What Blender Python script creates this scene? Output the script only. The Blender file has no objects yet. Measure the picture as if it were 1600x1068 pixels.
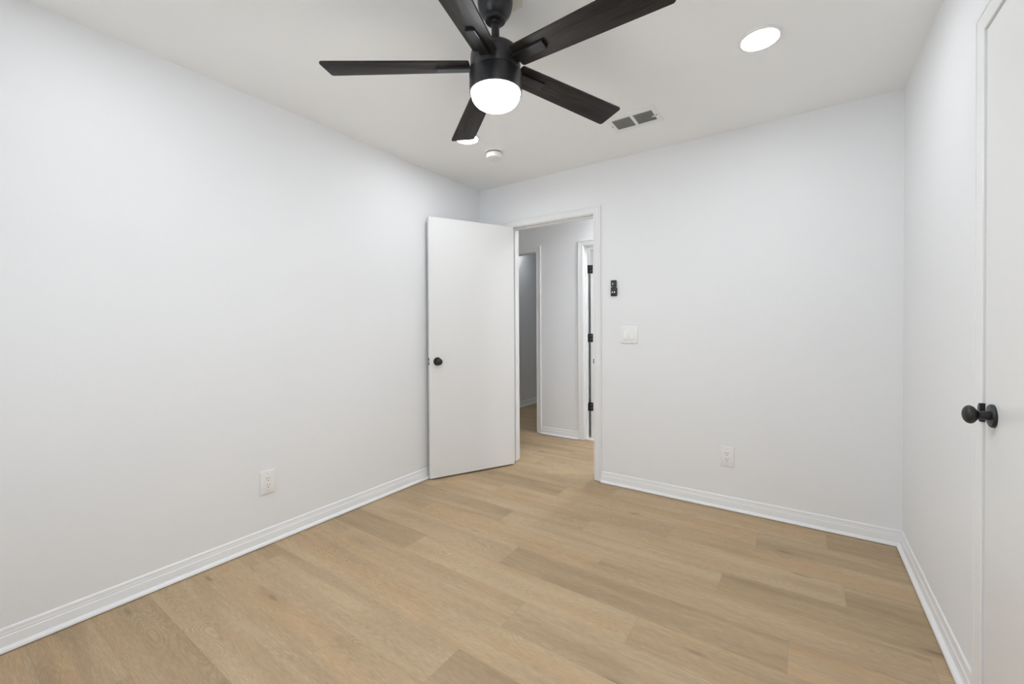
import bpy, bmesh, math, random
from mathutils import Vector, Matrix
random.seed(7)
S = bpy.context.scene
COL = S.collection
PI = math.pi

# ------------------------------------------------------------------ room dimensions (metres)
XL, XR, YB, YR, H = -2.4356, 0.4506, 3.0297, -0.44, 2.44     # left, right, back, rear walls, ceiling
WT = 0.115                                                   # wall thickness
YH = 4.04                                                    # far wall of the hall
YHN = YB + WT

# ------------------------------------------------------------------ camera
t, pitch, roll = .6024, -.0101, -.0058
F0 = Vector((-math.sin(t), math.cos(t), 0)); R0 = Vector((math.cos(t), math.sin(t), 0)); U0 = Vector((0, 0, 1))
F = F0 * math.cos(pitch) + U0 * math.sin(pitch)
U2 = -F0 * math.sin(pitch) + U0 * math.cos(pitch)
R3 = R0 * math.cos(roll) + U2 * math.sin(roll)
U3 = -R0 * math.sin(roll) + U2 * math.cos(roll)
cam = bpy.data.cameras.new('camera'); camo = bpy.data.objects.new('camera', cam); COL.objects.link(camo)
camo.matrix_world = Matrix(((R3.x, U3.x, -F.x, 0), (R3.y, U3.y, -F.y, 0), (R3.z, U3.z, -F.z, 1.1875), (0, 0, 0, 1)))
cam.sensor_fit = 'HORIZONTAL'; cam.sensor_width = 36.0
cam.lens = 656.161 / 1600 * 36
cam.shift_y = (517.8565 - 534) / 1600
cam.clip_start = 0.02
S.camera = camo

# ------------------------------------------------------------------ world, exposure, light strengths
w = bpy.data.worlds.new('world'); S.world = w; w.use_nodes = True
w.node_tree.nodes['Background'].inputs[0].default_value = (.915, .962, 1.015, 1)
w.node_tree.nodes['Background'].inputs[1].default_value = 3.5
S.view_settings.view_transform = 'Standard'; S.view_settings.look = 'None'
S.view_settings.gamma = 1; S.view_settings.use_curve_mapping = False
S.view_settings.exposure = 0.01
SPOT_POWER = 86.0       # emission strength of the recessed lenses near the doorway
REAR_POWER = 51.0       # ... of the pair near the added window
BOWL_POWER = 112.0       # emission strength of the fan bowl
HALL_POWER = 130.0
HALL_FILL_POWER = 330.0
ROOM_FILL_POWER = 85.0
BATH_POWER = 250.0
S.cycles.diffuse_bounces = 8; S.cycles.max_bounces = 12; S.cycles.glossy_bounces = 4
S.cycles.use_denoising = True
S.cycles.sample_clamp_indirect = 6

# ------------------------------------------------------------------ materials
def newmat(name):
    m = bpy.data.materials.new(name); m.use_nodes = True
    return m, m.node_tree, m.node_tree.nodes['Principled BSDF']
def paint(name, col, rough, bump=0.0, bscale=220.0, spec=.5, var=0.0):
    m, nt, b = newmat(name)
    b.inputs['Base Color'].default_value = (*col, 1); b.inputs['Roughness'].default_value = rough
    b.inputs['Specular IOR Level'].default_value = spec
    tc = nt.nodes.new('ShaderNodeNewGeometry')
    if bump:
        n = nt.nodes.new('ShaderNodeTexNoise'); n.inputs['Scale'].default_value = bscale; n.inputs['Detail'].default_value = 3
        nt.links.new(tc.outputs['Position'], n.inputs['Vector'])
        bp = nt.nodes.new('ShaderNodeBump'); bp.inputs['Strength'].default_value = bump; bp.inputs['Distance'].default_value = .002
        nt.links.new(n.outputs['Fac'], bp.inputs['Height']); nt.links.new(bp.outputs['Normal'], b.inputs['Normal'])
    if var:
        n = nt.nodes.new('ShaderNodeTexNoise'); n.inputs['Scale'].default_value = 2.2; n.inputs['Detail'].default_value = 4
        nt.links.new(tc.outputs['Position'], n.inputs['Vector'])
        r = nt.nodes.new('ShaderNodeMix'); r.data_type = 'RGBA'
        r.inputs['A'].default_value = (*[c * (1 - var) for c in col], 1); r.inputs['B'].default_value = (*[min(1, c * (1 + var)) for c in col], 1)
        nt.links.new(n.outputs['Fac'], r.inputs['Factor']); nt.links.new(r.outputs['Result'], b.inputs['Base Color'])
    return m
WALL = paint('wall_paint', (.80, .81, .822), .55, .12, 160, .3, .012)
CEIL = paint('ceiling_paint', (.888, .896, .892), .8, .22, 120, .2, .012)
TRIM = paint('trim_gloss_paint', (.80, .805, .81), .32, .05, 60, .5)
DOOR = paint('door_paint', (.775, .778, .775), .36, .08, 70, .5, .01)
PLAST = paint('white_plastic', (.82, .82, .81), .3)
PLAST2 = paint('white_plastic_insert', (.86, .86, .85), .22)
BLACK = paint('black_powder_coat', (.013, .013, .015), .36, .05, 500)
BLACKM = paint('matte_black_metal', (.012, .012, .013), .42)
DARK = paint('dark_slot', (.02, .02, .02), .8)
GREYH = paint('grey_dull', (.50, .50, .48), .7)
DUCT = paint('duct_interior', (.10, .10, .095), .8)
SCREW = paint('screw_metal', (.45, .45, .45), .35)
REMB = paint('remote_black_plastic', (.015, .015, .016), .5)
KEY = paint('pale_key', (.65, .66, .66), .5)
KEYD = paint('dim_key', (.16, .17, .17), .5)
PATCH = paint('bare_drywall_patch', (.80, .78, .70), .9, .3, 300)
TILE = paint('bath_tile', (.78, .74, .68), .3, 0, 1, .5, .05)
GLASSF = paint('dusty_glass_edge', (.7, .75, .75), .1)

def emit(name, col, k):
    m, nt, b = newmat(name)
    b.inputs['Base Color'].default_value = (.9, .9, .9, 1)
    b.inputs['Emission Color'].default_value = (*col, 1); b.inputs['Emission Strength'].default_value = k
    return m
LENS = emit('led_lens', (.93, .972, 1.015), SPOT_POWER)
RLENS = emit('led_lens_dim', (.93, .972, 1.015), REAR_POWER)
ROOM_FILL = emit('room_fill_lens', (.93, .972, 1.015), ROOM_FILL_POWER)
BOWL = emit('frosted_lit_bowl', (.94, .975, 1.01), BOWL_POWER)
HLENS = emit('hall_led_lens', (.97, .98, 1), HALL_POWER)
HALL_FILL = emit('hall_fill_lens_right', (.97, .98, 1), HALL_FILL_POWER)
BLENS = emit('bath_led_lens', (.97, .985, 1), BATH_POWER)

def math_node(nt, op, a, b=None, c=None):
    n = nt.nodes.new('ShaderNodeMath'); n.operation = op
    for i, v in enumerate((a, b, c)):
        if v is None: continue
        if isinstance(v, (int, float)): n.inputs[i].default_value = v
        else: nt.links.new(v, n.inputs[i])
    return n.outputs[0]
def mixc(nt, f, a, b, mode='MIX'):
    n = nt.nodes.new('ShaderNodeMix'); n.data_type = 'RGBA'; n.blend_type = mode
    for k, v in (('Factor', f), ('A', a), ('B', b)):
        s = n.inputs[k] if k == 'Factor' else [i for i in n.inputs if i.name == k and i.type == 'RGBA'][0]
        if k == 'Factor': s = n.inputs[0]
        if isinstance(v, (int, float)): s.default_value = v
        elif isinstance(v, tuple): s.default_value = (*v, 1)
        else: nt.links.new(v, s)
    return [o for o in n.outputs if o.type == 'RGBA'][0]
def ramp(nt, f, stops):
    n = nt.nodes.new('ShaderNodeMapRange'); n.clamp = True
    n.inputs['From Min'].default_value, n.inputs['From Max'].default_value = stops
    nt.links.new(f, n.inputs['Value'])
    return n.outputs[0]
def combine(nt, x, y, z):
    n = nt.nodes.new('ShaderNodeCombineXYZ')
    for i, v in enumerate((x, y, z)):
        if isinstance(v, (int, float)): n.inputs[i].default_value = v
        else: nt.links.new(v, n.inputs[i])
    return n.outputs[0]
def noise(nt, vec, detail=3, rough=.5, dist=0, scale=1.0):
    n = nt.nodes.new('ShaderNodeTexNoise'); n.inputs['Scale'].default_value = scale; n.inputs['Detail'].default_value = detail
    n.inputs['Roughness'].default_value = rough; n.inputs['Distortion'].default_value = dist
    nt.links.new(vec, n.inputs['Vector']); return n.outputs['Fac']

def plank_material():
    m, nt, b = newmat('oak_vinyl_plank')
    uv = nt.nodes.new('ShaderNodeUVMap'); uv.uv_map = 'plank'
    sp = nt.nodes.new('ShaderNodeSeparateXYZ'); nt.links.new(uv.outputs[0], sp.inputs[0])
    at = nt.nodes.new('ShaderNodeAttribute'); at.attribute_name = 'board'
    sc = nt.nodes.new('ShaderNodeSeparateColor'); nt.links.new(at.outputs['Color'], sc.inputs[0])
    u, v = sp.outputs[0], sp.outputs[1]
    tone, warm, seed = sc.outputs[0], sc.outputs[1], sc.outputs[2]
    sd = math_node(nt, 'MULTIPLY', seed, 57.0)
    # broad colour drift along the board
    broad = noise(nt, combine(nt, math_node(nt, 'MULTIPLY', u, .95), math_node(nt, 'MULTIPLY', v, 10.0), sd), 3, .55, .35)
    warmn = noise(nt, combine(nt, math_node(nt, 'MULTIPLY', u, 1.1), math_node(nt, 'MULTIPLY', v, 14.0), math_node(nt, 'ADD', sd, 9.3)), 2, .5)
    # fine pores
    fine = noise(nt, combine(nt, math_node(nt, 'MULTIPLY', u, 24.0), math_node(nt, 'MULTIPLY', v, 420.0), sd), 4, .6)
    mid = noise(nt, combine(nt, math_node(nt, 'MULTIPLY', u, 3.2), math_node(nt, 'MULTIPLY', v, 70.0), sd), 3, .55, .4)
    # cathedral figure: rings of a slowly varying field stretched along the board
    fld = noise(nt, combine(nt, math_node(nt, 'MULTIPLY', u, 1.7), math_node(nt, 'MULTIPLY', v, 7.5), math_node(nt, 'ADD', sd, 3.1)), 1.2, .45, .25)
    ring = math_node(nt, 'SINE', math_node(nt, 'MULTIPLY', math_node(nt, 'ADD', fld, math_node(nt, 'MULTIPLY', fine, .012)), 175.0))
    ring = math_node(nt, 'ABSOLUTE', ring)
    ring = math_node(nt, 'POWER', ring, 3.0)
    rmask = ramp(nt, noise(nt, combine(nt, math_node(nt, 'MULTIPLY', u, 1.3), math_node(nt, 'MULTIPLY', v, 6.0), math_node(nt, 'ADD', sd, 21.0)), 1, .5), (.47, .66))
    # knots
    vo = nt.nodes.new('ShaderNodeTexVoronoi'); vo.inputs['Scale'].default_value = 1.0
    nt.links.new(combine(nt, math_node(nt, 'MULTIPLY', u, 1.9), math_node(nt, 'MULTIPLY', v, 6.5), sd), vo.inputs['Vector'])
    kd = math_node(nt, 'ADD', vo.outputs['Distance'], math_node(nt, 'MULTIPLY', math_node(nt, 'SUBTRACT', mid, .5), .10))
    knot = ramp(nt, kd, (.10, .03)); halo = ramp(nt, kd, (.34, .05))
    vs = nt.nodes.new('ShaderNodeSeparateColor'); nt.links.new(vo.outputs['Color'], vs.inputs[0])
    has = math_node(nt, 'GREATER_THAN', vs.outputs[0], .42)
    v2 = nt.nodes.new('ShaderNodeTexVoronoi'); v2.inputs['Scale'].default_value = 1.0
    nt.links.new(combine(nt, math_node(nt, 'MULTIPLY', u, 3.1), math_node(nt, 'MULTIPLY', v, 13.0), math_node(nt, 'ADD', sd, 5.7)), v2.inputs['Vector'])
    w2_ = nt.nodes.new('ShaderNodeSeparateColor'); nt.links.new(v2.outputs['Color'], w2_.inputs[0])
    d2_ = math_node(nt, 'ADD', v2.outputs['Distance'], math_node(nt, 'MULTIPLY', math_node(nt, 'SUBTRACT', mid, .5), .14))
    fleck = math_node(nt, 'MULTIPLY', ramp(nt, d2_, (.17, .02)), math_node(nt, 'GREATER_THAN', w2_.outputs[1], .86))
    knot = math_node(nt, 'MULTIPLY', knot, has); halo = math_node(nt, 'MULTIPLY', halo, has)
    light, dark, tan, grey = (.490, .368, .230), (.300, .209, .121), (.488, .327, .183), (.325, .248, .166)
    k = math_node(nt, 'ADD', math_node(nt, 'MULTIPLY', broad, 1.75), math_node(nt, 'MULTIPLY', mid, .60))
    k = math_node(nt, 'ADD', math_node(nt, 'SUBTRACT', k, 1.04), tone)
    kk = nt.nodes.new('ShaderNodeClamp'); nt.links.new(k, kk.inputs[0])
    c = mixc(nt, kk.outputs[0], light, dark)
    c = mixc(nt, math_node(nt, 'MULTIPLY', ramp(nt, math_node(nt, 'ADD', warmn, warm), (.50, .70)), .62), c, tan)
    c = mixc(nt, math_node(nt, 'MULTIPLY', ramp(nt, tone, (.5, .9)), .45), c, grey)
    c = mixc(nt, math_node(nt, 'MULTIPLY', math_node(nt, 'MULTIPLY', ring, rmask), .38), c, (.27, .185, .10))
    c = mixc(nt, math_node(nt, 'MULTIPLY', ramp(nt, fine, (.46, .68)), .42), c, (.28, .20, .115))
    c = mixc(nt, math_node(nt, 'MULTIPLY', ramp(nt, fine, (.48, .32)), .30), c, (.56, .44, .29))
    c = mixc(nt, math_node(nt, 'MULTIPLY', halo, .30), c, (.25, .165, .095))
    c = mixc(nt, math_node(nt, 'MULTIPLY', knot, .6), c, (.12, .085, .06))
    c = mixc(nt, math_node(nt, 'MULTIPLY', fleck, .55), c, (.14, .10, .065))
    # bevelled seams (uv is in metres, z channel unused): second uv holds distance to the board edges
    uv2 = nt.nodes.new('ShaderNodeUVMap'); uv2.uv_map = 'edge'
    s2 = nt.nodes.new('ShaderNodeSeparateXYZ'); nt.links.new(uv2.outputs[0], s2.inputs[0])
    def edge(x, l):
        a = math_node(nt, 'MINIMUM', x, math_node(nt, 'SUBTRACT', l, x)); return a
    ev = edge(s2.outputs[1], .1812); eu = edge(s2.outputs[0], 1.2195)
    e = ramp(nt, math_node(nt, 'MINIMUM', ev, eu), (.0016, .0004))
    c = mixc(nt, math_node(nt, 'MULTIPLY', e, .35), c, (.26, .19, .12))
    nt.links.new(c, b.inputs['Base Color'])
    rr = nt.nodes.new('ShaderNodeMapRange'); nt.links.new(fine, rr.inputs['Value'])
    rr.inputs['To Min'].default_value = .42; rr.inputs['To Max'].default_value = .58
    nt.links.new(rr.outputs[0], b.inputs['Roughness']); b.inputs['Specular IOR Level'].default_value = .3
    bp = nt.nodes.new('ShaderNodeBump'); bp.inputs['Strength'].default_value = .18; bp.inputs['Distance'].default_value = .001
    hh = math_node(nt, 'SUBTRACT', fine, math_node(nt, 'MULTIPLY', e, 1.5))
    nt.links.new(hh, bp.inputs['Height']); nt.links.new(bp.outputs['Normal'], b.inputs['Normal'])
    return m
PLANK = plank_material()

def blade_material():
    m, nt, b = newmat('dark_walnut_blade')
    tc = nt.nodes.new('ShaderNodeTexCoord'); sp = nt.nodes.new('ShaderNodeSeparateXYZ'); nt.links.new(tc.outputs['Object'], sp.inputs[0])
    oi = nt.nodes.new('ShaderNodeObjectInfo')
    sd = math_node(nt, 'MULTIPLY', oi.outputs['Random'], 40.0)
    x, y = sp.outputs[0], sp.outputs[1]
    f = noise(nt, combine(nt, math_node(nt, 'MULTIPLY', x, 9.0), math_node(nt, 'MULTIPLY', y, 240.0), sd), 4, .65)
    br = noise(nt, combine(nt, math_node(nt, 'MULTIPLY', x, 4.0), math_node(nt, 'MULTIPLY', y, 40.0), sd), 3, .6, .6)
    c = mixc(nt, ramp(nt, br, (.35, .68)), (.024, .020, .018), (.010, .009, .0085))
    c = mixc(nt, math_node(nt, 'MULTIPLY', ramp(nt, f, (.5, .75)), .6), c, (.055, .046, .041))
    nt.links.new(c, b.inputs['Base Color']); b.inputs['Roughness'].default_value = .55; b.inputs['Specular IOR Level'].default_value = .22
    bp = nt.nodes.new('ShaderNodeBump'); bp.inputs['Strength'].default_value = .25; bp.inputs['Distance'].default_value = .0006
    nt.links.new(f, bp.inputs['Height']); nt.links.new(bp.outputs['Normal'], b.inputs['Normal'])
    return m
BLADE = blade_material()

# ------------------------------------------------------------------ mesh helpers
def obj(name, bm, mat, parent=None, smooth=False, loc=None, rotz=0.0):
    bmesh.ops.recalc_face_normals(bm, faces=bm.faces[:])
    me = bpy.data.meshes.new(name); bm.to_mesh(me); bm.free()
    me.materials.append(mat)
    if smooth:
        for p in me.polygons: p.use_smooth = True
        me.set_sharp_from_angle(angle=math.radians(38))
    o = bpy.data.objects.new(name, me); COL.objects.link(o)
    if parent: o.parent = parent
    if loc is not None: o.location = loc
    o.rotation_euler = (0, 0, rotz)
    return o
def tag(o, label=None, cat=None, group=None, kind=None):
    if label: o['label'] = label
    if cat: o['category'] = cat
    if group: o['group'] = group
    if kind: o['kind'] = kind
    return o
def thing(name, label, cat, loc, rotz=0.0, group=None, kind=None):
    o = bpy.data.objects.new(name, None); COL.objects.link(o); o.empty_display_size = .05
    o.location = loc; o.rotation_euler = (0, 0, rotz)
    return tag(o, label, cat, group, kind)
def box(bm, x0, x1, y0, y1, z0, z1, bev=0.0, seg=2):
    b2 = bmesh.new()
    vs = [b2.verts.new((x, y, z)) for x in (x0, x1) for y in (y0, y1) for z in (z0, z1)]
    for f in ((0, 1, 3, 2), (4, 6, 7, 5), (0, 4, 5, 1), (2, 3, 7, 6), (0, 2, 6, 4), (1, 5, 7, 3)):
        b2.faces.new([vs[i] for i in f])
    bmesh.ops.recalc_face_normals(b2, faces=b2.faces[:])
    if bev: bmesh.ops.bevel(b2, geom=b2.edges[:], offset=bev, segments=seg, affect='EDGES', profile=.5)
    merge(bm, b2)
    return bm
def merge(bm, b2, M=None):
    if M is not None: bmesh.ops.transform(b2, matrix=M, verts=b2.verts[:])
    me = bpy.data.meshes.new('tmp'); b2.to_mesh(me); b2.free(); bm.from_mesh(me); bpy.data.meshes.remove(me)
def lathe(bm, prof, n=48, M=None):
    b2 = bmesh.new(); rings = []
    for r, z in prof:
        if r < 1e-6: rings.append([b2.verts.new((0, 0, z))])
        else: rings.append([b2.verts.new((r * math.cos(2 * PI * i / n), r * math.sin(2 * PI * i / n), z)) for i in range(n)])
    for A, B in zip(rings, rings[1:]):
        for i in range(n):
            j = (i + 1) % n
            if len(A) == 1 and len(B) == 1: continue
            if len(A) == 1: b2.faces.new((A[0], B[i], B[j]))
            elif len(B) == 1: b2.faces.new((A[i], B[0], A[j]))
            else: b2.faces.new((A[i], B[i], B[j], A[j]))
    merge(bm, b2, M); return bm
def B(*a, **k): return box(bmesh.new(), *a, **k)
def L(prof, n=48, M=None): return lathe(bmesh.new(), prof, n, M)
YOUT = Matrix.Rotation(PI / 2, 4, 'X')           # lathe axis +z -> local -y (out of a wall)
def T(x, y, z): return Matrix.Translation((x, y, z))
def prism(bm, pts, z0, z1, bev=0.0):
    b2 = bmesh.new()
    lo = [b2.verts.new((x, y, z0)) for x, y in pts]; hi = [b2.verts.new((x, y, z1)) for x, y in pts]
    n = len(pts)
    b2.faces.new(lo[::-1]); b2.faces.new(hi)
    for i in range(n): b2.faces.new((lo[i], lo[(i + 1) % n], hi[(i + 1) % n], hi[i]))
    bmesh.ops.recalc_face_normals(b2, faces=b2.faces[:])
    if bev:
        ed = [e for e in b2.edges if abs(e.verts[0].co.z - e.verts[1].co.z) < 1e-7]
        bmesh.ops.bevel(b2, geom=ed, offset=bev, segments=2, affect='EDGES', profile=.5)
    merge(bm, b2); return bm
def round_poly(pts, rad, seg=6):
    out = []; n = len(pts)
    for i in range(n):
        p = Vector(pts[i]); a = (Vector(pts[i - 1]) - p).normalized(); c = (Vector(pts[(i + 1) % n]) - p).normalized()
        r = rad[i] if isinstance(rad, (list, tuple)) else rad
        ang = a.angle(c); d = r / math.tan(ang / 2)
        ctr = p + (a + c).normalized() * (r / math.sin(ang / 2))
        v0 = p + a * d - ctr; v1 = p + c * d - ctr
        for k in range(seg + 1):
            q = v0.slerp(v1, k / seg) if v0.length > 1e-9 else v0
            q = q.normalized() * r
            out.append(tuple(ctr + q))
    return out
def sweep_rings(bm, rings):
    V = [[bm.verts.new(p) for p in r] for r in rings]; n = len(V[0])
    for A, Bq in zip(V, V[1:]):
        for i in range(n):
            j = (i + 1) % n; bm.faces.new((A[i], A[j], Bq[j], Bq[i]))
    bm.faces.new(V[0][::-1]); bm.faces.new(V[-1]); return bm
def wall_run(prof, P, Q, nrm, mP=0, mQ=0):
    """profile (off from wall, z) from P to Q along a wall; mP/mQ = 1 mitres an inside corner."""
    P = Vector((*P, 0)); Q = Vector((*Q, 0)); nrm = Vector((*nrm, 0)); d = (Q - P).normalized()
    r0 = [P + nrm * o + d * (o * mP) + Vector((0, 0, z)) for o, z in prof]
    r1 = [Q + nrm * o - d * (o * mQ) + Vector((0, 0, z)) for o, z in prof]
    return sweep_rings(bmesh.new(), [r0, r1])
CASING = [(0, 0), (0, .0072), (.002, .0092), (.012, .0104), (.0128, .0074), (.016, .0084), (.043, .012), (.0442, .0098), (.0462, .0136), (.054, .0145), (.057, .0125), (.057, 0)]
def casing(x0, x1, zt, z0=.006, sides=(1, 1)):
    """door casing in a wall frame: opening x0..x1, head at zt, protruding to local -y."""
    rings = [[(x0 - wd, -th, z0) for wd, th in CASING], [(x0 - wd, -th, zt + wd) for wd, th in CASING],
             [(x1 + wd, -th, zt + wd) for wd, th in CASING], [(x1 + wd, -th, z0) for wd, th in CASING]]
    return sweep_rings(bmesh.new(), rings)
def jamb(x0, x1, zt, d, z0=.005, stop=None, flush=0.0):
    """jamb lining x0..x1 (clear opening), depth d behind the wall face, with a stop strip."""
    bm = bmesh.new(); k = .018
    box(bm, x0 - k, x0, flush, d, z0, zt + k); box(bm, x1, x1 + k, flush, d, z0, zt + k); box(bm, x0, x1, flush, d, zt, zt + k)
    if stop:
        s0, s1 = stop; q = .011
        box(bm, x0, x0 + q, s0, s1, z0, zt, .001); box(bm, x1 - q, x1, s0, s1, z0, zt, .001); box(bm, x0 + q, x1 - q, s0, s1, zt - q, zt, .001)
    return bm
BASE = [(0, 0), (.0125, 0), (.0125, .054), (.0118, .056), (.0095, .0575), (.0098, .060), (.0088, .066), (.0065, .071), (.0068, .073), (.0062, .078), (.0045, .083), (.002, .085), (0, .085)]
SHOE = [(.0125, .0032), (.028, .0032), (.0283, .006), (.0270, .011), (.0235, .0155), (.0185, .0185), (.0125, .0195)]
def baseboard(name, P, Q, nrm, mP=0, mQ=0, label=None):
    o = obj(name, wall_run(BASE, P, Q, nrm, mP, mQ), TRIM, smooth=True)
    tag(o, label, 'baseboard', kind='structure')
    s = obj('shoe_molding', wall_run(SHOE, P, Q, nrm, mP, mQ), TRIM, o, smooth=True)
    return o
def struct(name, bm, mat, label=None, cat=None):
    return tag(obj(name, bm, mat), label, cat, kind='structure')

# ------------------------------------------------------------------ floor of individual boards
def build_floor():
    rw, rl, y0 = .181, 1.2195, .613
    joint = {-1: -1.9, 0: -1.38, 1: -1.25, 2: -1.47, 3: -1.04, 4: -1.275, 5: -.98, 6: -.545, 7: -1.257, 8: -.838, 9: -1.529, 10: .161, 11: -.62, 12: -1.42, 13: -1.10}
    # colour depth (tone) and warmth of single boards: (row, index along the row)
    tone_more = {(-1, -1): .40, (-1, 0): .30, (0, -1): .33, (0, 0): .16, (1, -1): .04, (1, 0): .0, (2, -2): .0, (2, -1): .05, (2, 0): .12, (3, -2): .42, (3, -1): .06, (3, 0): .44,
                 (4, -2): .16, (4, -1): .16, (4, 0): -.02, (5, -1): .12, (5, 0): .04, (6, -2): .42, (6, -1): .02, (6, 0): .05, (7, -1): -.02, (7, 0): .42, (7, 1): .02,
                 (8, -1): .10, (8, 0): .14, (9, -1): .40, (9, 0): -.02, (10, -1): .03, (10, 0): .38, (11, -1): .08, (11, 0): .10, (12, -1): .40, (12, 0): .10, (13, -1): .16, (13, 0): .06, (13, 1): .42}
    warm_more = {(8, -1): .14, (7, 1): .14, (12, 0): .12, (11, -1): .08, (11, 0): .10, (9, 0): -.1, (7, 0): -.16, (9, -1): -.16, (12, -1): -.16, (3, 0): -.2, (3, -2): -.2, (6, -2): -.16, (10, 0): -.12,
                 (2, -1): .06, (4, -1): .08, (5, -1): .08, (6, -1): .02, (1, -1): -.05, (1, 0): -.02, (2, 0): .10, (0, -1): .02, (13, 1): -.1}
    x_lo, x_hi, r_lo, r_hi = -3.56, .56, -7, 34
    bm = bmesh.new(); uvp = bm.loops.layers.uv.new('plank'); uve = bm.loops.layers.uv.new('edge')
    colr = bm.loops.layers.float_color.new('board')
    rnd = random.Random(11)
    for r in range(r_lo, r_hi):
        ya = y0 + (r - 1) * rw; yb = ya + rw
        j = joint.get(r, rnd.uniform(-1.2, 0.0))
        k0 = math.floor((x_lo - j) / rl); k1 = math.ceil((x_hi - j) / rl)
        for k in range(k0, k1):
            a = j + k * rl; b_ = a + rl
            xa, xb = max(a, x_lo), min(b_, x_hi)
            if xb - xa < 1e-4: continue
            tv = rnd.choice((-.02, .02, .05, .08, .12, .2, .3)); wm = rnd.uniform(-.08, .06)
            tv = tone_more.get((r, k), tv); wm = warm_more.get((r, k), wm)
            sd = rnd.random(); off = rnd.uniform(0, 20)
            f = bm.faces.new([bm.verts.new(p) for p in ((xa, ya, 0), (xb, ya, 0), (xb, yb, 0), (xa, yb, 0))])
            for lp in f.loops:
                c = lp.vert.co
                lp[uvp].uv = (c.x - a + off, c.y - ya + off * .37); lp[uve].uv = (c.x - a, c.y - ya); lp[colr] = (tv, wm, sd, 1)
    # slab below the boards
    box(bm, x_lo, x_hi, y0 + (r_lo - 1) * rw, y0 + (r_hi - 1) * rw, -.06, -.004)
    me = bpy.data.meshes.new('floor'); bm.to_mesh(me); bm.free(); me.materials.append(PLANK)
    o = bpy.data.objects.new('floor', me); COL.objects.link(o)
    return tag(o, 'light oak wood-look plank floor running through bedroom and hall', 'floor', kind='structure')
build_floor()

# ------------------------------------------------------------------ walls and ceiling
DX0, DX1, DZ = -2.085, -1.318, 2.054                      # bedroom doorway, clear opening
def wallbox(*boxes):
    bm = bmesh.new()
    for b_ in boxes: box(bm, *b_)
    return bm
k = .018
struct('wall_left', wallbox((XL - .12, XL, YR - .12, YB, 0, H)), WALL, 'long plain white wall on the left', 'wall')
struct('wall_back', wallbox((-3.56, DX0 - k, YB, YHN, 0, H), (DX1 + k, .57, YB, YHN, 0, H), (DX0 - k, DX1 + k, YB, YHN, DZ + k, H)), WALL, 'white end wall with the open doorway, switch and remote', 'wall')
CY1, CY0, CZ = 1.806, 1.02, 2.048                         # closet doorway on the right wall
struct('wall_right', wallbox((XR, XR + .115, CY1 + k, YB, 0, H), (XR, XR + .115, YR - .12, CY0 - k, 0, H), (XR, XR + .115, CY0 - k, CY1 + k, CZ + k, H)), WALL, 'white wall on the right with the closed door', 'wall')
WX0, WX1, WZ0, WZ1 = -1.65, -.35, .75, 2.05               # added window behind the viewer
struct('wall_rear', wallbox((XL, WX0, YR - .12, YR, 0, H), (WX1, XR, YR - .12, YR, 0, H), (WX0, WX1, YR - .12, YR, 0, WZ0), (WX0, WX1, YR - .12, YR, WZ1, H)), WALL, 'white wall opposite the doorway', 'wall')
struct('ceiling', wallbox((-3.62, .62, -.62, 6.7, H, H + .08)), CEIL, 'smooth white ceiling', 'ceiling')

# hall beyond the doorway and the two rooms off it
AX0, AX1 = -3.25, -2.445                                  # left doorway in the far hall wall
BX0, BX1 = -1.866, -1.13                                  # right doorway (bathroom)
HZ = 2.028
struct('wall_hall', wallbox((-3.56, AX0 - k, YH, YH + WT, 0, H), (AX1 + k, BX0 - k, YH, YH + WT, 0, H), (BX1 + k, .57, YH, YH + WT, 0, H),
       (AX0 - k, AX1 + k, YH, YH + WT, HZ + k, H), (BX0 - k, BX1 + k, YH, YH + WT, HZ + k, H)), WALL, 'white hall wall seen through the doorway', 'wall')
struct('wall_hall_left', wallbox((-3.56, -3.44, YHN, 6.6, 0, H)), WALL, 'grey-white side wall of the dim room beyond the hall', 'wall')
struct('wall_hall_right', wallbox((.45, .57, YHN, YH, 0, H)), WALL, 'white wall at the right end of the hall', 'wall')
struct('wall_partition', wallbox((-2.12, -2.0, YH + WT, 6.6, 0, H)), WALL, 'white partition behind the bathroom door', 'wall')
struct('wall_bath_right', wallbox((-.42, -.30, YH + WT, 6.6, 0, H)), WALL, 'white side wall of the bathroom', 'wall')
struct('wall_bath_back', wallbox((-3.56, -.30, 6.6, 6.7, 0, H)), WALL, 'white wall at the far end of the rooms off the hall', 'wall')
struct('floor_bathroom', wallbox((-2.0, -.42, YH + .03, 6.6, .0005, .008)), TILE, 'pale tile floor and threshold in the bathroom doorway', 'floor')

# ------------------------------------------------------------------ trim
struct('trim_1', None or casing(DX0 - .005, DX1 + .005, DZ + .005), TRIM, 'white moulded casing around the open bedroom doorway', 'door casing').location = (0, YB, 0)
o = struct('trim_2', jamb(DX0, DX1, DZ, WT, stop=(.040, .075)), TRIM, 'white jamb lining inside the open bedroom doorway', 'door jamb'); o.location = (0, YB, 0)
# strike plate on the right jamb
bm = B(DX1 - .0012, DX1 + .0004, .002, .030, .895, .952, .0004); box(bm, DX1 - .0015, DX1 + .0085, -.0075, .002, .905, .942, .001)
obj('strike_plate', bm, BLACKM, o)['label'] = 'black strike plate'
o = struct('trim_3', casing(CY0 - .004, CY1 + .004, CZ + .004), TRIM, 'white moulded casing around the closed door on the right', 'door casing')
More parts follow.
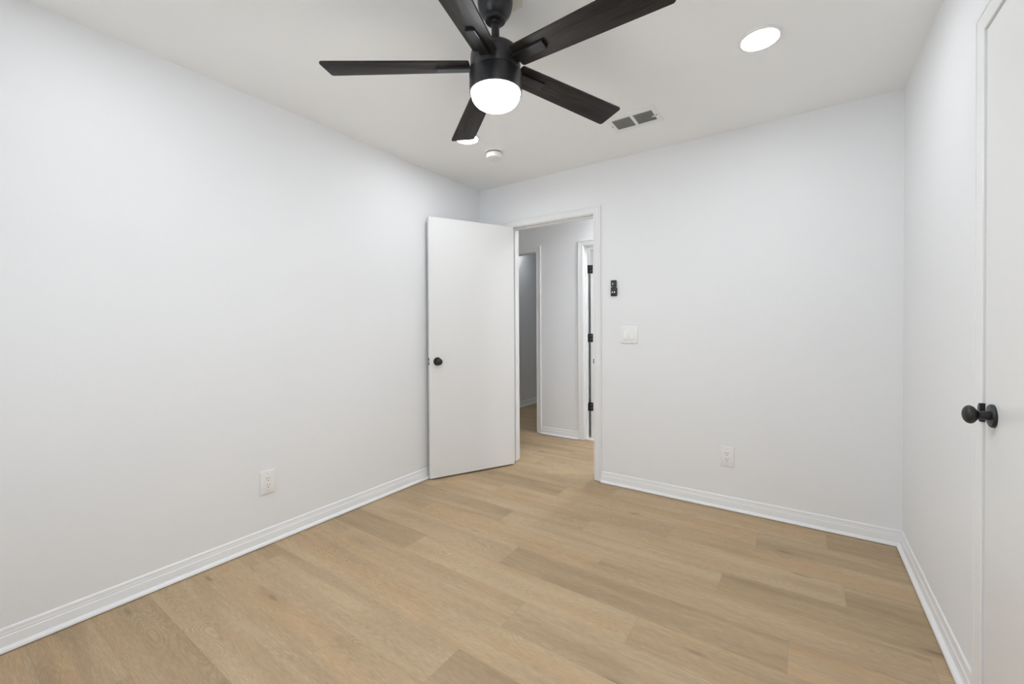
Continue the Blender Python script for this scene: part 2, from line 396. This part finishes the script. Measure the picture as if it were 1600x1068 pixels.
# right wall frame: local x = -Y world, so mirror through rotation -90 deg
o.location = (XR, 0, 0); o.rotation_euler = (0, 0, -PI / 2)
for v in o.data.vertices: v.co.x = -v.co.x
o.data.flip_normals()
o = struct('trim_4', jamb(-CY1, -CY0, CZ, .115, stop=(.045, .08), flush=0.0), TRIM, 'white jamb lining around the closed door on the right', 'door jamb')
o.location = (XR, 0, 0); o.rotation_euler = (0, 0, -PI / 2)
o = struct('trim_5', casing(AX0 - .005, AX1 + .004, HZ + .004), TRIM, 'white casing of the left doorway across the hall', 'door casing'); o.location = (0, YH, 0)
o = struct('trim_6', jamb(AX0, AX1, HZ, WT), TRIM, 'white jamb lining of the left doorway across the hall', 'door jamb'); o.location = (0, YH, 0)
o = struct('trim_7', casing(BX0 - .005, BX1 + .005, HZ + .004), TRIM, 'white casing of the bathroom doorway across the hall', 'door casing'); o.location = (0, YH, 0)
jb = struct('trim_8', jamb(BX0, BX1, HZ, WT, stop=(.035, .070)), TRIM, 'white jamb lining of the bathroom doorway across the hall', 'door jamb'); jb.location = (0, YH, 0)

baseboard('baseboard_left', (XL, YR), (XL, YB), (1, 0), 1, 1, 'white moulded baseboard along the left wall')
baseboard('baseboard_back', (DX1 + .062, YB), (XR, YB), (0, -1), 0, 1, 'white moulded baseboard right of the open doorway')
baseboard('baseboard_corner', (XL, YB), (DX0 - .062, YB), (0, -1), 1, 0, 'short white baseboard behind the open door')
baseboard('baseboard_right', (XR, YB), (XR, CY1 + .061), (-1, 0), 1, 0, 'white moulded baseboard along the right wall')
baseboard('baseboard_rear', (XL, YR), (XR, YR), (0, 1), 1, 1, 'white baseboard below the added window')
baseboard('baseboard_closet', (XR, CY0 - .061), (XR, YR), (-1, 0), 0, 1, 'white baseboard past the closed door')
baseboard('baseboard_hall', (AX1 + .061, YH), (BX0 - .062, YH), (0, -1), 0, 0, 'white baseboard between the two hall doorways')
baseboard('baseboard_far', (-3.44, YH + WT), (-3.44, 6.6), (1, 0), 0, 0, 'white baseboard in the dim room beyond the hall')

# ------------------------------------------------------------------ assumed, unseen window behind the viewer, added for daylight fill
wn = struct('added_window_1', wallbox((WX0, WX0 + .05, YR - .10, YR - .05, WZ0, WZ1), (WX1 - .05, WX1, YR - .10, YR - .05, WZ0, WZ1), (WX0, WX1, YR - .10, YR - .05, WZ0, WZ0 + .05),
            (WX0, WX1, YR - .10, YR - .05, WZ1 - .05, WZ1), (WX0, WX1, YR - .10, YR - .05, 1.38, 1.43)), TRIM, 'added unseen white sash window in the wall opposite the doorway', 'window')

pl = bpy.data.lights.new('added_window_portal', 'AREA'); pl.shape = 'RECTANGLE'; pl.size, pl.size_y = WX1 - WX0, WZ1 - WZ0; pl.cycles.is_portal = True
po = bpy.data.objects.new('added_window_portal', pl); COL.objects.link(po)
po.location = ((WX0 + WX1) / 2, YR - .125, (WZ0 + WZ1) / 2); po.rotation_euler = (PI / 2, 0, 0)     # faces +y, into the room

# ------------------------------------------------------------------ bedroom door, standing open against the left wall
TH = math.atan2(-.893, -.45)
door = obj('door_1', B(.004, .756, .006, .041, .012, 2.050, .0018), DOOR, loc=(-2.069, 3.012, 0), rotz=TH)
tag(door, 'plain white slab door standing open towards the left wall', 'door', kind='structure')
def knob_set(parent, x, z, face_y, sgn, mat=BLACKM, r=.0255):
    """black ball knob on a round rosette; sgn = +1 sticks out along local +y."""
    M = T(x, face_y, z) @ Matrix.Rotation(-sgn * PI / 2, 4, 'X')
    ros = obj('rosette', L([(0, 0), (.0325, 0), (.0330, .002), (.0325, .006), (.030, .0085), (.019, .0095), (.0155, .0105), (0, .0105)], 48, M), mat, parent, True)
    pr = [(0, .0100), (.0130, .0100), (.0127, .018), (.0118, .0275), (.0122, .0300), (.0140, .0322)]
    for q in range(1, 25):                                          # rounded ball
        a = -PI / 2 + .62 + (PI - .62) * q / 24
        pr.append((max(0, r * math.cos(a)) if q < 24 else 0, .0470 + .0158 * math.sin(a)))
    kn = obj('door_knob', L(pr, 56, M), mat, parent, True)
    return ros, kn
knob_set(door, .692, .925, .041, 1); knob_set(door, .692, .925, .006, -1)
bm = B(.7555, .7572, .0108, .0362, .897, .953, .0006)
lp = obj('latch_plate', bm, BLACKM, door)
bm = bmesh.new(); prism(bm, [(0, 0), (.011, .006), (.011, .012), (0, .012)], 0, .022); bmesh.ops.translate(bm, vec=(.7570, .0175, .914), verts=bm.verts[:])
obj('latch_bolt', bm, SCREW, lp)['label'] = 'pale metal latch bolt'
for zz in (.25, 1.05, 1.83):
    bm = L([(0, 0), (.006, 0), (.006, .09), (0, .09)], 16, T(0, 0, zz)); box(bm, .0, .0045, .004, .034, zz, zz + .09)
    obj('hinge', bm, TRIM, door)

# ------------------------------------------------------------------ closed door on the right wall
clo = obj('door_2', B(-CY1 + .002, -CY0 - .003, -.0030, .0320, .010, CZ - .003, .0015), DOOR, loc=(XR, 0, 0), rotz=-PI / 2)
tag(clo, 'white closed slab door with black knob on the right wall', 'door', kind='structure')
knob_set(clo, -1.739, .930, -.0030, -1, r=.0262)
# D-shaped strike lip wrapping the casing edge
bm = bmesh.new()
prof = [(-.0005, -.0275), (.006, -.0268), (.012, -.0238), (.017, -.0170), (.0197, -.0088), (.0205, 0), (.0197, .0088), (.017, .0170), (.012, .0238), (.006, .0268), (-.0005, .0275)]
b2 = bmesh.new(); prism(b2, prof, 0, .0018)
# plate lies on the casing front: local x across, y up -> wall frame x,z
merge(bm, b2, T(-CY1 - .004, -.0115, .928) @ Matrix.Rotation(PI / 2, 4, 'X') @ Matrix.Scale(-1, 4, (1, 0, 0)))
box(bm, -CY1 - .0038, -CY1 - .002, -.0118, .0, .9005, .9555)
st = obj('strike_plate', bm, BLACKM, bpy.data.objects['trim_4'])
st['label'] = 'black D-shaped strike lip'

# ------------------------------------------------------------------ bathroom door across the hall, swung inward
bd = obj('door_3', B(.003, .70, -.020, .015, .012, HZ - .01, .0015), DOOR, loc=(BX0 + .034, YH + WT + .012, 0), rotz=math.radians(91.5))
tag(bd, 'white bathroom door swung inward across the hall with black hinges', 'door', kind='structure')
for zz in (.293, 1.027, 1.756):
    bm = bmesh.new()
    # leaf on the jamb, knuckle and leaf on the door edge, in world orientation
    box(bm, BX0 + .0002, BX0 + .0020, YH + WT - .040, YH + WT + .004, zz, zz + .089, .0006)
    lathe(bm, [(0, 0), (.0058, 0), (.0062, .003), (.0062, .086), (.0058, .089), (0, .089)], 20, T(BX0 + .008, YH + WT + .006, zz))
    box(bm, BX0 + .012, BX0 + .0455, YH + WT + .0115, YH + WT + .0135, zz, zz + .089, .0008)
    h = obj('hinge', bm, BLACKM)
    h.parent = jb; h.matrix_parent_inverse = Matrix.Translation((0, -YH, 0))
    h['label'] = 'black butt hinge'
    bm = bmesh.new()
    for q in (.025, .064):
        lathe(bm, [(0, .0012), (.003, .001), (.0036, 0)], 14, T(BX0 + .019, YH + WT + .0115, zz + q) @ YOUT)
        lathe(bm, [(0, .0012), (.003, .001), (.0036, 0)], 14, T(BX0 + .034, YH + WT + .0115, zz + q + .008) @ YOUT)
    s_ = obj('screws', bm, SCREW); s_.parent = h; s_.name = 'hinge_screw'

# ------------------------------------------------------------------ lamps
def recessed(x, y, label, group, lens=LENS, z=H):
    r_ = thing('recessed_light', label, 'ceiling light', (x, y, z), 0, group)
    obj('trim_ring', L([(.071, -.0035), (.073, -.0075), (.080, -.0078), (.0845, -.0060), (.0858, -.0025), (.0858, 0), (.071, 0)], 64), PLAST, r_, True)
    obj('lens', L([(0, -.0058), (.040, -.0056), (.064, -.0050), (.0715, -.0040), (.0715, -.0015), (0, -.0015)], 64), lens, r_, True)
    return r_
recessed(-.148, 2.136, 'lit round recessed ceiling light right of the fan, towards the right wall', 'recessed bedroom lights')
recessed(-1.822, 2.136, 'lit round recessed ceiling light half hidden behind a fan blade tip', 'recessed bedroom lights')
recessed(-.148, .455, 'recessed ceiling light near the rear wall, right side', 'recessed bedroom lights', RLENS)
recessed(-1.822, .455, 'recessed ceiling light near the rear wall, left side', 'recessed bedroom lights', RLENS)
recessed(-1.30, 3.80, 'recessed ceiling light in the hall, close to the bathroom doorway', 'hall lights', HLENS)
recessed(-.35, 3.59, 'added unseen fill light towards the right end of the hall', 'hall lights', HALL_FILL)  # second hall lamp, added to brighten the hall wall
recessed(-3.32, 5.0, 'added unseen fill light in the dim room beyond the hall', None, ROOM_FILL)  # added close to the side wall to brighten its top
recessed(-1.35, 5.0, 'recessed ceiling light in the bathroom', None, BLENS)

# ------------------------------------------------------------------ ceiling fan
FX, FY = -.9595, 1.295
fan = thing('ceiling_fan', 'black five-blade ceiling fan with lit white bowl hanging from the ceiling', 'ceiling fan', (FX, FY, H))
obj('canopy', L([(0, 0), (.0655, 0), (.0665, -.003), (.0655, -.010), (.0668, -.012), (.0665, -.024), (.0640, -.040), (.0585, -.056), (.0500, -.069), (.0425, -.0765), (.0405, -.0780), (.0400, -.082), (.0395, -.087), (.036, -.0905), (.022, -.0915), (.020, -.086), (0, -.086)], 64), BLACK, fan, True)
obj('hanger_ball', L([(0, -.078), (.014, -.080), (.0195, -.086), (.0205, -.092), (.018, -.098), (0, -.101)], 40), BLACKM, fan, True)
obj('downrod', L([(0, -.085), (.0152, -.085), (.0152, -.190), (0, -.190)], 32), BLACK, fan, True)
obj('motor_housing', L([(0, -.180), (.020, -.180), (.021, -.183), (.050, -.187), (.072, -.1945), (.084, -.202), (.0915, -.212), (.0945, -.222), (.0950, -.232), (.0950, -.2850), (.0945, -.2865), (.0880, -.2870), (.0880, -.2925), (0, -.2925)], 72), BLACK, fan, True)
obj('light_band', L([(0, -.2905), (.0970, -.2905), (.0992, -.2912), (.1000, -.2935), (.1000, -.360), (.0995, -.3635), (.0965, -.3642), (.0938, -.3640), (.0926, -.3628), (0, -.3615)], 72), BLACK, fan, True)
bp = [(0.0, -.3600), (.0918, -.3600)]
for i in range(0, 19):
    a = i / 18 * PI / 2
    bp.append((.0918 * math.cos(a) ** .62 if i < 18 else 0, -.3640 - .050 * math.sin(a) ** .95))
obj('light_bowl', L(bp, 72), BOWL, fan, True)
s = .65 / .6407
R1, R2, r0, w1, w2, w0, tau, ph = .6395 * s, .6424 * s, .0955 * s, .0805 * s, .0427 * s, .0479 * s, -.1988, 1.196
zb = 2.1792 - H
for i in range(5):
    pts = round_poly([(r0, -w0), (R2, -w2), (R1, w1), (r0, w0)], [.010, .011, .013, .010])
    bl = obj('blade', prism(bmesh.new(), pts, 0, .0075, .0012), BLADE, fan, True)
    bl.matrix_local = Matrix.Rotation(ph + i * 2 * PI / 5, 4, 'Z') @ T(0, 0, zb) @ Matrix.Rotation(tau, 4, 'X')
    bm = bmesh.new()
    box(bm, .0940, .2230, -.0190, .0180, -.0100, .0005, .0012)
    br = obj('blade_bracket', bm, BLACK, bl)
    bm = bmesh.new()

# ------------------------------------------------------------------ ceiling items
v = thing('air_vent', 'white ceiling air register with two dark louvred panels beside a fan blade tip', 'air vent', (-.833, 2.532, H))
fp = bmesh.new()
hx, hy = .149, .106
XA = [(-.120, -.009), (.009, .120)]; y0_, y1_ = -.065, .065
for a, b_, c_, d_ in ((-hx, -.120, -hy, hy), (.120, hx, -hy, hy), (-.120, .120, y1_, hy), (-.120, .120, -hy, y0_), (-.009, .009, y0_, y1_)):
    box(fp, a, b_, c_, d_, -.004, 0)
obj('faceplate', fp, PLAST, v)
obj('duct', B(-.120, .120, y0_, y1_, -.0008, 0), DUCT, v)
for a, b_ in XA:
    bm = bmesh.new()
    for i in range(8):
        yy = y0_ + .0080 + i * .0163
        b2 = bmesh.new(); box(b2, a, b_, -.0012, .0012, -.0052, .0052)
        merge(bm, b2, T(0, yy, -.0038) @ Matrix.Rotation(math.radians(-45), 4, 'X') @ Matrix.Scale(.55, 4, (0, 0, 1)))
    obj('louver_panel', bm, GREYH, v)
for sx in (-.137, .132):
    obj('screw', L([(0, -.0062), (.003, -.0058), (.004, -.004), (0, -.004)], 16, T(sx, .004, 0)), DARK, v)
obj('lever', B(.105, .127, .004, .012, -.010, -.003, .001), PLAST, v)

sm = thing('smoke_detector', 'small round white smoke detector on the ceiling near the far left corner', 'smoke detector', (-1.806, 2.415, H))
obj('mounting_base', L([(0, 0), (.0735, 0), (.0735, -.004), (.071, -.0075), (.060, -.009), (0, -.009)], 56), PLAST, sm, True)
obj('sensor_gap', L([(0, -.009), (.0555, -.009), (.0555, -.0145), (0, -.0145)], 56), DARK, sm)
obj('cover', L([(0, -.0140), (.0565, -.0140), (.0575, -.0155), (.0572, -.0400), (.0545, -.0455), (.049, -.0475), (0, -.0485)], 56), PLAST, sm, True)
obj('test_button', L([(0, -.0475), (.007, -.0475), (.0065, -.0505), (0, -.0510)], 24, T(.030, -.012, 0)), KEY, sm, True)
# bare patch of board beside the fan canopy
pp = [(-.866, 1.345), (-.885, 1.372), (-.900, 1.392), (-.918, 1.388), (-.937, 1.394), (-.955, 1.372), (-.93, 1.345), (-.895, 1.325)]
pt = obj('ceiling_patch', prism(bmesh.new(), pp, -.0012, .0006), PATCH, loc=(0, 0, H))
tag(pt, 'beige unpainted patch on the ceiling beside the black fan canopy', 'ceiling patch')

# ------------------------------------------------------------------ wall plates and remote
def outlet(label, loc, rot):
    o = thing('wall_outlet', label, 'electrical outlet', loc, rot, 'duplex wall outlets')
    hw, hh = .0405, .0635
    pl = bmesh.new(); box(pl, -hw, hw, -.0062, 0, -hh, hh, .0026, 3); obj('cover_plate', pl, PLAST, o, True)
    rc = obj('receptacle', B(-.0168, .0168, -.0078, -.0055, -.0335, .0335, .0007), PLAST2, o)
    for sgn in (1, -1):
        bm = bmesh.new(); zc = sgn * .0185 + .0035
        box(bm, -.0078, -.0054, -.0081, -.0072, zc - .005, zc + .005); box(bm, .0054, .0078, -.0081, -.0072, zc - .004, zc + .004)
        lathe(bm, [(0, .0009), (.0028, .0009), (.0028, 0), (0, 0)], 16, T(0, -.0072, zc - .0125) @ YOUT)
        obj('socket_slots', bm, DARK, rc)
    for zc in (.0475, -.0475):
        obj('screw', L([(0, .0013), (.0022, .0010), (.0028, 0)], 16, T(0, -.0060, zc) @ YOUT), SCREW, o)
    return o
outlet('white duplex outlet low on the left wall', (XL, 1.141, .340), PI / 2)
outlet('white duplex outlet low on the back wall, right of the doorway', (-.393, YB, .343), 0)

sw = thing('light_switch', 'white double rocker light switch on the back wall below the remote', 'light switch', (-1.0385, YB, 1.128))
obj('cover_plate', B(-.0635, .0635, -.0062, 0, -.0635, .0635, .0026, 3), PLAST, sw, True)
for cx in (-.023, .023):
    fr = obj('switch_frame', B(cx - .0168, cx + .0168, -.0072, -.0055, -.0335, .0335, .0006), PLAST2, sw)
    bm = bmesh.new()
    pr = [(-.0068, .0315), (-.0076, .0315), (-.0118, -.0305), (-.0110, -.0315), (-.0068, -.0315)]
    sweep_rings(bm, [[(cx - .0140, y, z) for y, z in pr], [(cx + .0140, y, z) for y, z in pr]])
    obj('rocker', bm, PLAST2, fr)
for cx in (-.023, .023):
    for zc in (.0485, -.0485):
        obj('screw', L([(0, .0013), (.0022, .0010), (.0028, 0)], 16, T(cx, -.0060, zc) @ YOUT), SCREW, sw)

rm = thing('fan_remote', 'black fan remote in its wall holder beside the open doorway', 'remote control', (-1.1515, YB, 1.477))
bm = bmesh.new()
pts = round_poly([(-.0205, -.058), (.0205, -.058), (.0205, .058), (-.0205, .058)], .006)
b2 = bmesh.new(); prism(b2, pts, .004, .019, .002); merge(bm, b2, YOUT)
obj('remote_body', bm, REMB, rm, True)
bm = bmesh.new()
pts = round_poly([(-.0240, -.060), (.0240, -.060), (.0240, .000), (-.0240, .000)], .005)
b2 = bmesh.new(); prism(b2, pts, 0, .0125, .0015); merge(bm, b2, YOUT)
obj('wall_holder', bm, REMB, rm, True)
def key(x, z, wx, hz, mat):
    obj('button', B(x - wx / 2, x + wx / 2, -.0205, -.0185, z - hz / 2, z + hz / 2, .0006), mat, rm)
key(-.005, .031, .006, .015, KEY); key(.008, .031, .009, .003, KEYD)
for zz, m3 in ((.008, (KEY, KEYD, KEYD)), (-.009, (KEYD, KEYD, KEYD))):
    for xx, mm in zip((-.013, .0, .012), m3): key(xx, zz, .005, .006, mm)
key(-.0085, -.0315, .0065, .015, KEY); key(.0085, -.0315, .0090, .014, KEY)
